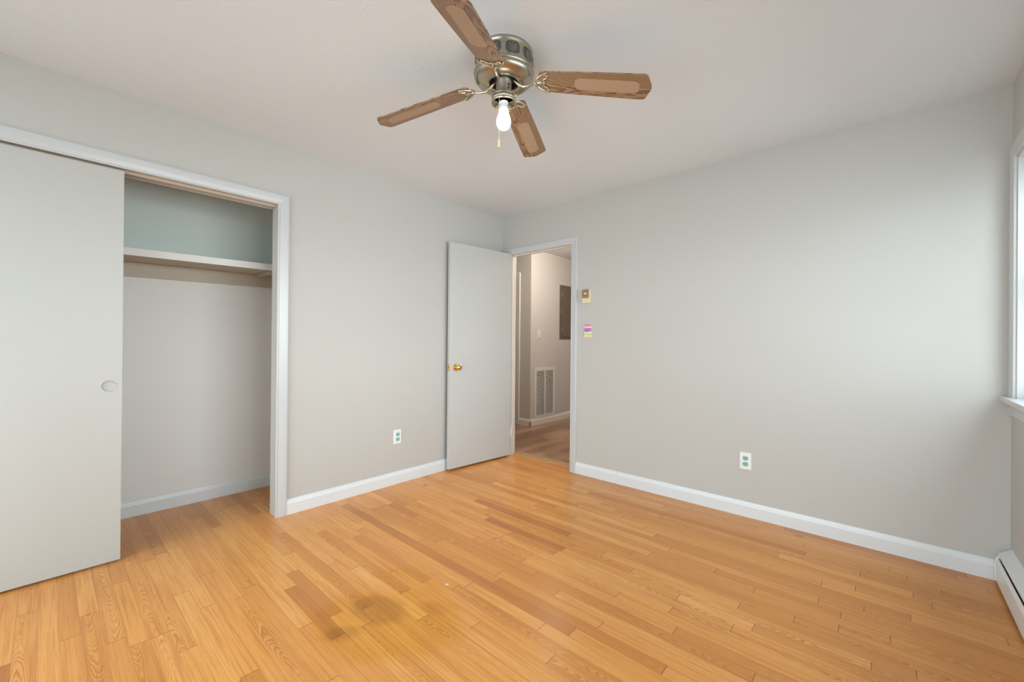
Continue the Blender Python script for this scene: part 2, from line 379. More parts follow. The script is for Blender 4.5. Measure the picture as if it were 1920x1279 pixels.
# ================================================================== floors (one mesh, one quad per board)
def plank_floor(name, x0, x1, rows, joints, tones, m, along='x', wrow=.0582, lmin=.3, lmax=1.3, z=0., seed=3, sigma=.15):
    rnd = random.Random(seed)
    bm = bmesh.new(); u1 = bm.loops.layers.uv.new('pl'); u2 = bm.loops.layers.uv.new('ed'); cl = bm.loops.layers.float_color.new('pid')
    for key, (ya, yb, ycl0, ycl1) in rows.items():
        js = list(joints.get(key, []))
        x = x0-rnd.random()*lmax
        cand = []
        while x < x1+lmax:
            cand.append(x); x += lmin+rnd.random()**1.3*(lmax-lmin)
        if js:
            cand = [c for c in cand if all(abs(c-j) > .5 for j in js)]
        js = sorted(js+cand)
        js = [js[0]-2]+js+[js[-1]+2]
        for a_, b_ in zip(js[:-1], js[1:]):
            xa, xb = max(a_, x0), min(b_, x1)
            if xb-xa < 1e-4: continue
            tn = .52+rnd.gauss(0, sigma); fg = rnd.random()
            for (k_, xx, tt, ff) in tones:
                if k_ == key and a_ <= xx <= b_: tn = tt; fg = ff if ff is not None else fg
            tn = min(max(tn, .02), 1.); sd = rnd.random()
            # split into thirds lengthwise so the 'distance to end' uv is exact near ends, and in halves across
            cut = sorted({xa, xb, *[c for c in ((a_+.02), (b_-.02), (a_+b_)/2) if xa < c < xb]})
            ym = (ya+yb)/2
            ycut = [ya, ym, yb]
            if ycl0 is not None:
                ycut = sorted({max(min(c, ycl1), ycl0) for c in ycut})
            for p, q in zip(cut[:-1], cut[1:]):
                for r_, s_ in zip(ycut[:-1], ycut[1:]):
                    cs = ((p, r_), (q, r_), (q, s_), (p, s_))
                    vs_ = [bm.verts.new((c[0], c[1], z) if along == 'x' else (c[1], c[0], z)) for c in cs]
                    f = bm.faces.new(vs_)
                    for lp, c in zip(f.loops, cs):
                        lp[u1].uv = (c[0], c[1]-ym)
                        lp[u2].uv = (min(c[0]-a_, b_-c[0]), min(c[1]-ya, yb-c[1]))
                        lp[cl] = (tn, sd, fg, 1)
    bmesh.ops.remove_doubles(bm, verts=bm.verts[:], dist=1e-5)
    for f in bm.faces:
        if f.normal.z < 0: f.normal_flip()
    me = bpy.data.meshes.new(name); bm.to_mesh(me); bm.free()
    o = bpy.data.objects.new(name, me); COL.objects.link(o); me.materials.append(M[m])
    return o
WR, PH = .0582, .038
J = [(-3.022, .47), (-2.905, .254), (-2.849, .848), (-2.791, 1.02), (-2.673, .77), (-2.613, .47), (-2.436, 1.21), (-2.379, .891), (-2.378, 1.368),
     (-2.322, .755), (-2.321, 1.229), (-2.264, .551), (-2.204, 1.283), (-2.085, 1.518), (-2.027, 1.307), (-1.964, 1.116), (-1.962, 1.712), (-1.907, 1.306),
     (-1.906, 2.05), (-1.901, .63), (-1.848, 1.452), (-1.731, 2.027), (-1.731, .118), (-1.677, 2.377), (-1.62, 2.09), (-1.553, 1.131), (-1.499, 2.62), (-1.494, 1.657),
     (-1.444, 2.328), (-1.272, 2.494), (-1.204, 1.618), (-1.15, 1.998), (-1.092, 2.478), (-1.04, 2.674), (-.986, 2.818), (-.974, 1.922), (-.928, 2.5), (-.928, 2.975),
     (-.867, 2.818), (-.86, 2.315), (-.806, 2.735), (-.805, 2.058), (-.76, 2.89), (-.697, 3.04), (-.678, 1.927), (-.638, 2.729), (-.526, 3.115), (-.406, 2.864),
     (-.34, 2.628), (-.294, 3.04)]
def rown(y): return round((y-PH)/WR-.5+.05)
joints = {}
for y_, x_ in J: joints.setdefault(rown(y_), []).append(x_)
TN = [(-1.731, .6, .10, .2), (-1.731, 1.2, .10, .2), (-1.731, 1.9, .12, .2), (-2.379, 1.1, .16, .3), (-2.322, 1.0, .22, .2), (-2.264, .8, .70, .2), (-2.264, 1.1, .70, .2),
      (-2.436, 1.0, .68, .2), (-2.321, 1.5, .72, .2), (-.697, 2.2, .22, .3), (-.697, 2.8, .25, .3), (-1.444, 2.2, .62, .1), (-1.272, 2.2, .8, 1.), (-1.272, 2.7, .6, .9),
      (-1.30, 2.7, .55, 1.), (-1.33, 2.45, .62, 1.), (-1.15, 2.3, .75, .9), (-2.613, .7, .55, .2), (-2.436, 1.4, .45, .2), (-.928, 3.1, .60, .95), (-.34, 2.3, .15, .2),
      (-2.09, 1.7, .62, 1.), (-1.907, 1.5, .55, .3), (-2.85, .6, .6, .9), (-2.96, .6, .62, .95), (-2.204, 1.1, .35, .8), (-.86, 2.7, .30, .2), (-1.494, 1.5, .30, .3)]
tones = [(rown(y_), x_, t_, f_) for y_, x_, t_, f_ in TN]
rows = {}
for k in range(rown(YF)-1, 3):
    ya, yb = PH+k*WR, PH+(k+1)*WR
    lo, hi = max(ya, YF-.02), min(yb, .092)
    if hi-lo > .002: rows[k] = (ya, yb, lo, hi)
fl = plank_floor('floor', -.72, W+.02, rows, joints, tones, 'oak', seed=11)
struct(fl, 'honey coloured oak strip floor of the bedroom and closet', 'floor')
rows = {}
HW = .121
for k in range(-15, 11):
    rows[k] = (k*HW, (k+1)*HW, k*HW, (k+1)*HW)
fl = plank_floor('floor_hall', .10, 3.75, rows, {}, [], 'hallwood', along='y', lmin=.5, lmax=1.3, z=.004, seed=5, sigma=.34)
struct(fl, 'brown wood plank floor of the hall beyond the open door', 'floor')
# threshold reducer strip
bm = bmesh.new()
sweep(bm, [((.089, 0, 0), (0, 1, 0), (0, 0, 1)), ((.851, 0, 0), (0, 1, 0), (0, 0, 1))], [(.085, .0), (.09, .004), (.125, .009), (.185, .010), (.195, .005), (.195, .0)])
M['thr'] = mat('threshold_oak', (.50, .29, .13), .35, bump=(60, .1, .001))
struct(link('trim_7', bm, 'thr'), 'wooden threshold strip on the floor of the open doorway', 'threshold')

# ================================================================== walls
T = .11
CY0, CY1, CZ = -3.62, -2.139, 2.046      # closet opening
struct(link('wall_left', boxes((-T, 0, CY1+.012, 0, 0, H), (-T, 0, CY0-.012, CY1+.012, CZ+.012, H), (-T, 0, YF, CY0-.012, 0, H)), 'wall'),
       'pale grey left wall with the closet opening', 'wall')
DX0, DX1, DZ = .087, .852, 2.043         # entry door opening
struct(link('wall_back', boxes((-T, DX0-.015, 0, .115, 0, H), (DX0-.015, DX1+.015, 0, .115, DZ+.015, H), (DX1+.015, W+.14, 0, .115, 0, H)), 'wall'),
       'pale grey wall with the entry doorway, the widest wall in view', 'wall')
struct(link('wall_right', boxes((W, W+.14, YF, WY0, 0, H), (W, W+.14, WY1, 0, 0, H), (W, W+.14, WY0, WY1, 0, WZ0), (W, W+.14, WY0, WY1, WZ1, H)), 'wall'),
       'pale grey wall with the window at the right edge of the photo', 'wall')
struct(link('wall_rear', boxes((-T, RX0, YF-.14, YF, 0, H), (RX1, W+.14, YF-.14, YF, 0, H), (RX0, RX1, YF-.14, YF, 0, RZ0), (RX0, RX1, YF-.14, YF, RZ1, H)), 'wall'),
       'pale grey wall behind the camera with a wide added window', 'wall')
# ceiling: slightly sagging sheet above the back wall
bm = bmesh.new(); gx, gy = 60, 40
vg = []
for j in range(gy+1):
    row = []
    for i in range(gx+1):
        x = -T+(W+.25+T)*i/gx; y = YF-.14+(0.005-YF+.14)*j/gy
        dz = 0.
        dz -= .010*math.exp(-((x-1.75)/.28)**2)*math.exp(-(y/.25)**2)
        dz += .006*math.exp(-((x-1.1)/.3)**2)*math.exp(-(y/.3)**2)
        dz += .004*math.sin(x*3.1+1)*math.sin(y*2.3)
        dz += .006*math.exp(-(x/.35)**2)*math.sin(y*2.2)
        row.append(bm.verts.new((x, y, H+dz)))
    vg.append(row)
for j in range(gy):
    for i in range(gx): bm.faces.new((vg[j][i], vg[j][i+1], vg[j+1][i+1], vg[j+1][i]))
geo = bmesh.ops.extrude_face_region(bm, geom=bm.faces[:])
bmesh.ops.translate(bm, vec=(0, 0, .06), verts=[v for v in geo['geom'] if isinstance(v, bmesh.types.BMVert)])
ce = link('ceiling', bm, 'ceiling')
struct(ce, 'off white textured ceiling over the bedroom', 'ceiling')
# raise walls slightly into the ceiling sheet
for nme in ('wall_left', 'wall_back', 'wall_right', 'wall_rear'):
    for v in bpy.data.objects[nme].data.vertices:
        if v.co.z > 2.43: v.co.z = 2.465
# closet shell
CX, SY0, SY1, SZ = -.697, -3.95, -1.80, 1.70
bm = boxes((CX-.05, CX, SY0-.05, SY1+.05, 0, SZ), (CX, -T, SY0-.05, SY0, 0, SZ), (CX, -T, SY1, SY1+.05, 0, SZ))
struct(link('wall_closet', bm, 'closet'), 'pale grey lower back wall inside the closet', 'wall')
bm = boxes((CX-.05, CX, SY0-.05, SY1+.05, SZ, H), (CX, -T, SY0-.05, SY0, SZ, H), (CX, -T, SY1, SY1+.05, SZ, H))
struct(link('wall_closet_upper', bm, 'blue'), 'unpainted blue-grey closet wall above the shelf', 'wall')
struct(link('ceiling_closet', boxes((CX-.05, -T, SY0-.05, SY1+.05, H, H+.04)), 'ceiling'), 'ceiling inside the closet', 'ceiling')
# hall shell
HX, HY = -.673, 1.288
struct(link('wall_hall', boxes((HX-.12, HX, HY, 3.8, 0, H)), 'hallwall'), 'hall wall with the electrical panel and return grille', 'wall')
struct(link('wall_hall_left', boxes((-1.55, -1.13-.62, HY, HY+.12, 0, H), (-.945, HX-.12, HY, HY+.12, 0, H), (-1.75, -.945, HY, HY+.12, 2.06, H)), 'hallwall'), 'narrow hall wall left of the corner', 'wall')
struct(link('wall_hall_end', boxes((HX-.12, 1.4, 3.7, 3.82, 0, H)), 'hallwall'), 'wall at the far end of the hall', 'wall')
struct(link('wall_hall_right', boxes((1.28, 1.4, .115, 3.7, 0, H)), 'hallwall'), 'right wall of the hall', 'wall')
struct(link('wall_hall_west', boxes((-1.87, -1.75, .0, HY+.9, 0, H), (-1.75, -T, -.0, .115, 0, H), (-1.75, -.795, HY+.78, HY+.9, 0, H)), 'hallwall'), 'left end wall of the hall', 'wall')
struct(link('ceiling_hall', boxes((-1.87, 1.4, .006, 3.82, H, H+.04)), 'ceiling'), 'ceiling of the hall', 'ceiling')

# ================================================================== trim profiles
# baseboard profile (out from wall, up)
def bb_prof(h=.099, t=.014):
    return [(0, 0), (t, 0), (t, h*.72), (t*.86, h*.76), (t*.78, h*.80), (t*.55, h*.86), (t*.42, h*.93), (t*.36, h*.985), (t*.2, h), (0, h)]
def baseboard(name, label, segs, m='basetrim'):
    """segs: (p0, p1, outward) runs"""
    bm = bmesh.new()
    for p0, p1, nrm in segs:
        sweep(bm, [((p0[0], p0[1], 0), (*nrm, 0), (0, 0, 1)), ((p1[0], p1[1], 0), (*nrm, 0), (0, 0, 1))], bb_prof())
    return struct(link(name, bm, m), label, 'baseboard')
baseboard('baseboard_left', 'white baseboard on the left wall between closet and door', [((0, -2.078), (0, 0), (1, 0)), ((0, YF), (0, CY0-.07), (1, 0))])
baseboard('baseboard_back', 'white baseboard along the widest wall, right of the doorway', [((.9125, 0), (W, 0), (0, -1))])
baseboard('baseboard_rear', 'white baseboard behind the camera', [((0, YF), (W, YF), (0, 1))])
baseboard('baseboard_closet', 'white baseboard inside the closet', [((CX, SY0), (CX, SY1), (1, 0)), ((CX, SY1), (-T, SY1), (0, -1)), ((CX, SY0), (-T, SY0), (0, 1))])
baseboard('baseboard_hall', 'white baseboard around the hall corner', [((HX, HY-.014), (HX, 3.7), (1, 0)), ((-.862, HY), (HX+.014, HY), (0, -1))], 'jamb')

def cas_prof(wd=.0655, t=.016):
    # a: from inner edge outwards, b: out from wall
    return [(0, 0), (0, t*.55), (wd*.05, t*.72), (wd*.12, t*.72), (wd*.16, t*.60), (wd*.22, t*.66), (wd*.5, t*.86), (wd*.80, t), (wd*.93, t), (wd, t*.85), (wd, 0)]
def casing(bm, pts_in, out_dirs, nrm, prof):
    """mitred: pts_in = inner corner path, out_dirs = outward (in wall plane) vector at each point"""
    sweep(bm, [(p, d, nrm) for p, d in zip(pts_in, out_dirs)], prof)
# closet casing + jamb
bm = bmesh.new(); yi, zi = -2.1456, 2.0393; yl = CY0+.007
casing(bm, [(0, yi, 0), (0, yi, zi), (0, yl, zi), (0, yl, 0)], [(0, 1, 0), (0, 1, 1), (0, -1, 1), (0, -1, 0)], (1, 0, 0), cas_prof(.068))
struct(link('trim_1', bm, 'trim'), 'white casing framing the closet opening', 'door casing')
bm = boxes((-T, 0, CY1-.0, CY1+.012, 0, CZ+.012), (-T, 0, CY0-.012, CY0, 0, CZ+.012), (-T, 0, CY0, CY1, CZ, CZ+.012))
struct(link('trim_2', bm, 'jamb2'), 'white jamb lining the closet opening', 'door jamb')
# inside closet wall return beside the opening keeps the wall colour (part of wall_left)
# entry casing + jamb
bm = bmesh.new(); xi0, xi1, zi = .0795, .8506, 2.0375
pr = cas_prof(.062)
sweep(bm, [((xi0, 0, 0), (-1, 0, 0), (0, -1, 0)), ((xi0, 0, zi), (-1, 0, 1), (0, -1, 0)), ((xi1, 0, zi), (1, 0, 1), (0, -1, 0)), ((xi1, 0, 0), (1, 0, 0), (0, -1, 0))], pr)
struct(link('trim_3', bm, 'trim'), 'white casing around the entry doorway', 'door casing')
bm = boxes((DX0-.015, DX0, 0, .115, 0, DZ+.015), (DX1, DX1+.015, 0, .115, 0, DZ+.015), (DX0, DX1, 0, .115, DZ, DZ+.015),
           (DX0, DX0+.011, .042, .075, 0, DZ), (DX1-.011, DX1, .042, .075, 0, DZ), (DX0+.011, DX1-.011, .042, .075, DZ-.011, DZ))
struct(link('trim_4', bm, 'jamb', bevel=.0015), 'cream painted jamb and stop of the entry doorway', 'door jamb')

# ================================================================== entry door leaf (open)
hb = Vector((.0965, .0, 0)); fb = Vector((.036, -.750, 0))          # wall-side face line
d = (fb-hb).normalized(); nn = Vector((-d.y, d.x, 0))                 # towards the room side
ang = math.atan2(d.y, d.x)
door = empty('door_1', (hb.x, hb.y, 0), ang)                          # local x runs from hinge to free edge, local y = face side
tag(door, 'open flush white interior door with a brass knob', 'door', kind='structure')
LW = (fb-hb).length
bm = boxes((0.003, LW, 0.0, .035, .018, 2.047))
link('door_leaf', bm, 'door', door, bevel=.0015)
# knob set on visible face, latch plate on the free edge
kb = empty('knob_axis'); bpy.data.objects.remove(kb)
bm = bmesh.new(); kx, kz = LW-.068, .925
lathe(bm, [(0, .0), (.031, .0), (.032, .004), (.028, .009), (.016, .013), (.012, .02), (.013, .028), (.021, .034), (.026, .042), (.027, .050), (.024, .057), (.014, .062), (0, .0635)], 40, (kx, .035, kz), 'y')
kn = link('door_knob', bm, 'brass', door, smooth=True); kn['label'] = 'polished brass door knob'
bm = boxes((LW-.0005, LW+.0016, .0055, .0295, kz-.029, kz+.029)); lp = link('latch_plate', bm, 'brass', door)
bm = boxes((LW+.0016, LW+.009, .011, .024, kz-.008, kz+.008)); link('latch_bolt', bm, 'brass', lp)
lp.matrix_parent_inverse.identity()
for hz in (.25, 1.80):
    bm = bmesh.new(); lathe(bm, [(0, -.045), (.006, -.045), (.006, .045), (0, .045)], 14, (-.0045, .039, hz)); 
    link('hinge', bm, 'jamb', door, smooth=False)
# strike plate on the right jamb
struct(link('trim_8', boxes((DX1-.0015, DX1, .012, .036, .89, .955)), 'brass'), 'small brass strike plate on the right jamb of the doorway', 'strike plate')

# ================================================================== closet sliding door, track, shelf
sl = empty('door_2', (-.004, -2.881, 0))
tag(sl, 'white flush sliding closet door with round finger pull', 'closet door', kind='structure')
bm = bmesh.new()
# panel with a round recess: build front face as ring around the hole
sx0, sx1, sy0, sy1, sz0, sz1 = -.034, 0., -.765, 0., .012, 2.028
py, pz, pr_ = -.0505, .9135, .0275
def local_hole_panel(bm):
    N = 48
    cir = [bm.verts.new((sx1, py+pr_*math.cos(2*PI*i/N), pz+pr_*math.sin(2*PI*i/N))) for i in range(N)]
    q = .048
    sq = []
    for i in range(N):
        a_ = 2*PI*i/N; c_, s_ = math.cos(a_), math.sin(a_); k_ = q/max(abs(c_), abs(s_))
        sq.append(bm.verts.new((sx1, py+k_*c_, pz+k_*s_)))
    for i in range(N): bm.faces.new((cir[i], cir[(i+1) % N], sq[(i+1) % N], sq[i]))
    # recess
    rec = [bm.verts.new((sx1-.008, py+.96*pr_*math.cos(2*PI*i/N), pz+.96*pr_*math.sin(2*PI*i/N))) for i in range(N)]
    for i in range(N): bm.faces.new((cir[i], rec[i], rec[(i+1) % N], cir[(i+1) % N]))
    bm.faces.new(rec)
    ys = [sy0, py-q, py+q, sy1]; zs = [sz0, pz-q, pz+q, sz1]
    for a_ in range(3):
        for b_ in range(3):
            if a_ == 1 and b_ == 1: continue
            bm.faces.new([bm.verts.new((sx1, y, z)) for y, z in ((ys[a_], zs[b_]), (ys[a_+1], zs[b_]), (ys[a_+1], zs[b_+1]), (ys[a_], zs[b_+1]))])
    for f in (((sx0, sy0, sz0), (sx0, sy0, sz1), (sx0, sy1, sz1), (sx0, sy1, sz0)), ((sx0, sy1, sz0), (sx0, sy1, sz1), (sx1, sy1, sz1), (sx1, sy1, sz0)),
              ((sx0, sy0, sz0), (sx1, sy0, sz0), (sx1, sy0, sz1), (sx0, sy0, sz1)), ((sx0, sy0, sz1), (sx1, sy0, sz1), (sx1, sy1, sz1), (sx0, sy1, sz1)),
              ((sx0, sy0, sz0), (sx0, sy1, sz0), (sx1, sy1, sz0), (sx1, sy0, sz0))):
        bm.faces.new([bm.verts.new(p) for p in f])
local_hole_panel(bm)
link('door_panel', bm, 'slider', sl)
bm = bmesh.new()
prf = [(pr_-.0015, -.007), (pr_-.001, .0004), (pr_+.001, .0012), (pr_+.0035, .0012), (pr_+.005, 0.)]
N = 48; rings = []
for r_, x_ in prf: rings.append([bm.verts.new((sx1+x_, py+r_*math.cos(2*PI*i/N), pz+r_*math.sin(2*PI*i/N))) for i in range(N)])
for i in range(len(rings)-1):
    for j in range(N): bm.faces.new((rings[i][j], rings[i][(j+1) % N], rings[i+1][(j+1) % N], rings[i+1][j]))
link('finger_pull', bm, 'slider', sl, smooth=True)
# overhead track: two channels
bm = boxes((-.040, -.037, CY0, CY1, 2.028, CZ), (-.073, -.071, CY0, CY1, 2.030, CZ), (-.104, -.102, CY0, CY1, 2.028, CZ), (-.104, -.005, CY0, CY1, CZ-.0015, CZ))
bm2 = bmesh.new()
tr = empty('closet_door_track', (-.055, (CY0+CY1)/2, CZ)); tag(tr, 'tan metal double track under the closet door head', 'track')
for v in bm.verts: v.co -= Vector((-.055, (CY0+CY1)/2, CZ))
link('track_channel', bm, 'track', tr)

bm2.free()
# shelf, hung on cleats
sh = empty('closet_shelf', (CX, -2.8, 1.652)); tag(sh, 'white closet shelf board under the blue-grey wall', 'shelf')
def sp(x, y, z): return Vector((x, y, z))-Vector((CX, -2.8, 1.652))
bm = bmesh.new()
def zsh(y): return 1.650+(y+2.85)/.85*.010
bot = [(CX+.001, SY0), (-.382, SY0), (-.34, SY1), (CX+.001, SY1)]
def quadprism(bm, pts, zf, th):
    a_ = [bm.verts.new(sp(x, y, zf(y))) for x, y in pts]; c_ = [bm.verts.new(sp(x, y, zf(y)+th)) for x, y in pts]
    bm.faces.new(a_[::-1]); bm.faces.new(c_)
    for i in range(4): bm.faces.new((a_[i], a_[(i+1) % 4], c_[(i+1) % 4], c_[i]))
quadprism(bm, [(CX+.001, SY0+.002), (-.382, SY0+.002), (-.358, SY1-.002), (CX+.001, SY1-.002)], zsh, .045)
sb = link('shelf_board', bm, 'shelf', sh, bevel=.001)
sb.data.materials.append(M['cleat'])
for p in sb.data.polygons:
    if p.normal.z < -.9: p.material_index = 1        # bare underside, its shade also put into the tan
bm = bmesh.new()
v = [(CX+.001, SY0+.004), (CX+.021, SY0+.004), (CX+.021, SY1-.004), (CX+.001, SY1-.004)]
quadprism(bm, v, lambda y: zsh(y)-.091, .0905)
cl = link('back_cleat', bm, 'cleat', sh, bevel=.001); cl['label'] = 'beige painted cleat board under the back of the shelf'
bm = bmesh.new(); quadprism(bm, [(CX+.022, -2.075), (-.40, -2.075), (-.40, -2.045), (CX+.022, -2.045)], lambda y: zsh(y)-.0215, .021)
link('support_strip', bm, 'cleat', sh, bevel=.001)

# ================================================================== hall door and casing
bm = bmesh.new()
casing(bm, [(-.928, HY, 0), (-.928, HY, 2.065), (-1.70, HY, 2.065)], [(1, 0, 0), (1, 0, 1), (0, 0, 1)], (0, -1, 0), cas_prof(.064, .018))
struct(link('trim_5', bm, 'jamb'), 'cream casing of the hall doorway seen at its left', 'door casing')
bm = boxes((-.945, -.93, HY, HY+.12, 0, 2.06), (-1.70, -.93, HY, HY+.12, 2.045, 2.06))
struct(link('trim_6', bm, 'jamb'), 'jamb of the hall doorway', 'door jamb')
d3 = empty('door_3', (-.932, HY+.03, 0)); tag(d3, 'closed white door in the hall, mostly hidden by the open door', 'door', kind='structure')
bm = boxes((-.77, -.005, 0, .035, .012, 2.04)); link('door_leaf', bm, 'hallwall', d3)
for hz in (.20, 1.98):
    bm = bmesh.new(); lathe(bm, [(0, -.035), (.008, -.035), (.008, .035), (0, .035)], 12, (-.004, -.010, hz)); link('hinge', bm, 'black', d3)

# ================================================================== window_1 in right wall
def window(name, label, o3, along, outn, w0, w1, z0, z1, sashes=2):
    """along: unit vector in wall, outn: towards the outside; origin at wall plane."""
    root = empty(name, o3); tag(root, label, 'window', kind='structure')
    A, N_ = Vector(along), Vector(outn)
    def bx(bm, a0, a1, n0, n1, zz0, zz1):
        vs_ = [bm.verts.new(A*a_+N_*q_+Vector((0, 0, z_))) for z_ in (zz0, zz1) for q_ in (n0, n1) for a_ in (a0, a1)]
        for f in ((0, 1, 3, 2), (4, 6, 7, 5), (0, 4, 5, 1), (2, 3, 7, 6), (0, 2, 6, 4), (1, 5, 7, 3)): bm.faces.new([vs_[i] for i in f])
    bm = bmesh.new(); f = .018
    bx(bm, w0, w0+f, 0, .14, z0, z1); bx(bm, w1-f, w1, 0, .14, z0, z1); bx(bm, w0+f, w1-f, 0, .14, z1-f, z1); bx(bm, w0+f, w1-f, 0, .14, z0, z0+f)
    link('window_frame', bm, 'trim', root, bevel=.001)
    n_ = sashes; span = (w1-w0-2*f)/n_
    for i in range(n_):
        a0 = w0+f+span*i; a1 = a0+span
        for (zz0, zz1, q) in ((z0+f, (z0+z1)/2+.02, .055), ((z0+z1)/2-.02, z1-f, .085)):
            bm = bmesh.new(); s_ = .042
            bx(bm, a0, a0+s_, q, q+.028, zz0, zz1); bx(bm, a1-s_, a1, q, q+.028, zz0, zz1)
            bx(bm, a0+s_, a1-s_, q, q+.028, zz0, zz0+s_); bx(bm, a0+s_, a1-s_, q, q+.028, zz1-s_, zz1)
            sa = link('sash', bm, 'vinyl', root, bevel=.0015)
            bm = bmesh.new(); bx(bm, a0+s_, a1-s_, q+.012, q+.016, zz0+s_, zz1-s_); link('pane', bm, 'glass', sa)
    # casing on the room side (head + legs), stool and apron
    cw = .062; t = .016
    bm = bmesh.new(); pr = cas_prof(cw, t); I = -N_
    zt = z1-.004; e0, e1 = w0+.006, w1-.006
    sweep(bm, [(A*e0+Vector((0, 0, z0+.0195)), -A, I), (A*e0+Vector((0, 0, zt)), -A+Vector((0, 0, 1)), I), (A*e1+Vector((0, 0, zt)), A+Vector((0, 0, 1)), I), (A*e1+Vector((0, 0, z0+.0195)), A, I)], pr)
    link('window_casing', bm, 'trim', root)
    bm = bmesh.new(); bx(bm, e0-cw-.018, e1+cw+.018, -.042, -.0005, z0-.003, z0+.0195); bx(bm, w0+f, w1-f, -.0003, .052, z0+f+.0002, z0+.0195)
    link('window_sill', bm, 'trim', root, bevel=.005, seg=3)
    bm = bmesh.new()
    sweep(bm, [(A*(e0-cw+.01)+Vector((0, 0, z0-.003)), Vector((0, 0, -1)), I), (A*(e1+cw-.01)+Vector((0, 0, z0-.003)), Vector((0, 0, -1)), I)], cas_prof(.062, .018))
    link('window_apron', bm, 'trim', root)
    return root
window('window_1', 'white double hung window at the right edge of the photo', (W, 0, 0), (0, -1, 0), (1, 0, 0), -WY1, -WY0, WZ0, WZ1, 4)
window('window_added_rear', 'wide white window added unseen behind the camera to light the room', (0, YF, 0), (1, 0, 0), (0, -1, 0), RX0, RX1, RZ0, RZ1, 3)

# ================================================================== baseboard heater
hy0, hy1 = -.030, -2.95
ht = empty('baseboard_heater', (W, hy0, 0)); tag(ht, 'long white electric baseboard heater under the window', 'heater')
def hsweep(prof, y0, y1, nm, m, par=ht, bev=0.):
    bm = bmesh.new()
    sweep(bm, [((0, y0, 0), (-1, 0, 0), (0, 0, 1)), ((0, y1, 0), (-1, 0, 0), (0, 0, 1))], prof)
    return link(nm, bm, m, par, bevel=bev)
Ln = hy1-hy0
hsweep([(.000, .016), (.004, .016), (.004, .165), (.000, .165)], -.002, Ln, 'back_panel', 'heater')
hsweep([(.052, .016), (.0545, .020), (.0545, .108), (.047, .127), (.045, .126), (.052, .107), (.052, .022), (.047, .016)], -.004, Ln, 'front_panel', 'heater')
hsweep([(.0, .176), (.0, .168), (.0405, .141), (.041, .136), (.0435, .136), (.0435, .145)], -.002, Ln, 'top_panel', 'heater')
hsweep([(.006, .06), (.04, .06), (.04, .10), (.006, .10)], -.02, Ln+.02, 'heating_element', 'black')
for yy in (-.001, Ln-.02):
    bm = bmesh.new()
    pl = [(.0, .012), (.050, .012), (.0565, .018), (.0575, .030), (.0575, .105), (.054, .120), (.046, .133), (.036, .142), (.0, .166)]
    sweep(bm, [((0, yy, 0), (-1, 0, 0), (0, 0, 1)), ((0, yy+(.022 if yy < -1 else -.022), 0), (-1, 0, 0), (0, 0, 1))], pl)
    link('end_cap', bm, 'heater', ht, bevel=.003)

# ================================================================== outlets, switch plates, thermostat
def wall_frame(name, loc, rz):   # local: x right along wall, y = out from wall (towards room), z up
    return empty(name, loc, rz)
def ybox(bm, x0, x1, y0, y1, z0, z1): box(bm, x0, x1, y0, y1, z0, z1)
def zcyl(bm, cx, cz, r, y0, y1, seg=24, sx=1., sz=1., flat=None):
    a_ = []; b_ = []
    for i in range(seg):
        th = 2*PI*i/seg; x = r*math.cos(th)*sx; z = r*math.sin(th)*sz
        if flat: z = max(-flat, min(flat, z))
        a_.append(bm.verts.new((cx+x, y0, cz+z))); b_.append(bm.verts.new((cx+x, y1, cz+z)))
    bm.faces.new(a_); bm.faces.new(b_[::-1])
    for i in range(seg): bm.faces.new((a_[i], a_[(i+1) % seg], b_[(i+1) % seg], b_[i]))
def plate_bm(w_=.070, h_=.114, t=.006):
    bm = bmesh.new()
    o_ = rounded(-w_/2, w_/2, -h_/2, h_/2, .004); i_ = rounded(-w_/2+.004, w_/2-.004, -h_/2+.004, h_/2-.004, .003)
    r0 = [bm.verts.new((x, 0, z)) for x, z in o_]; r1 = [bm.verts.new((x, t*.55, z)) for x, z in o_]; r2_ = [bm.verts.new((x, t, z)) for x, z in i_]
    k = len(o_)
    for p, q in ((r0, r1), (r1, r2_)):
        for i in range(k): bm.faces.new((p[i], p[(i+1) % k], q[(i+1) % k], q[i]))
    bm.faces.new(r2_); bm.faces.new(r0[::-1])
    return bm
def outlet(loc, rz, label):
    r = wall_frame('wall_outlet', loc, rz); tag(r, label, 'outlet', 'duplex wall outlets')
    link('cover_plate', plate_bm(), 'plate', r)
    for s_ in (1, -1):
        bm = bmesh.new(); zcyl(bm, 0, s_*.0195, .0172, .004, .0078, 28, flat=.0138)
        rc = link('receptacle', bm, 'teal', r); rc['label'] = 'teal receptacle face'
        bm = boxes((-.0078, -.0054, .0074, .0081, s_*.0195+.000, s_*.0195+.009), (.0050, .0074, .0074, .0081, s_*.0195+.000, s_*.0195+.008))
        zcyl(bm, 0, s_*.0195-.0068, .0026, .0074, .0081, 12); link('slots', bm, 'teal_dk', rc)
    bm = bmesh.new(); zcyl(bm, 0, 0, .0028, .0058, .0072, 12); link('screw', bm, 'plate', r)
    return r
# local +y out of wall: back wall (y=0) faces -y => rz = PI ; left wall (x=0) faces +x => rz=-PI/2
outlet((2.2565, 0, .3695), PI, 'teal duplex outlet in a white plate on the wide right-hand wall')
outlet((0, -1.2345, .379), -PI/2, 'teal duplex outlet in a white plate left of the open door')
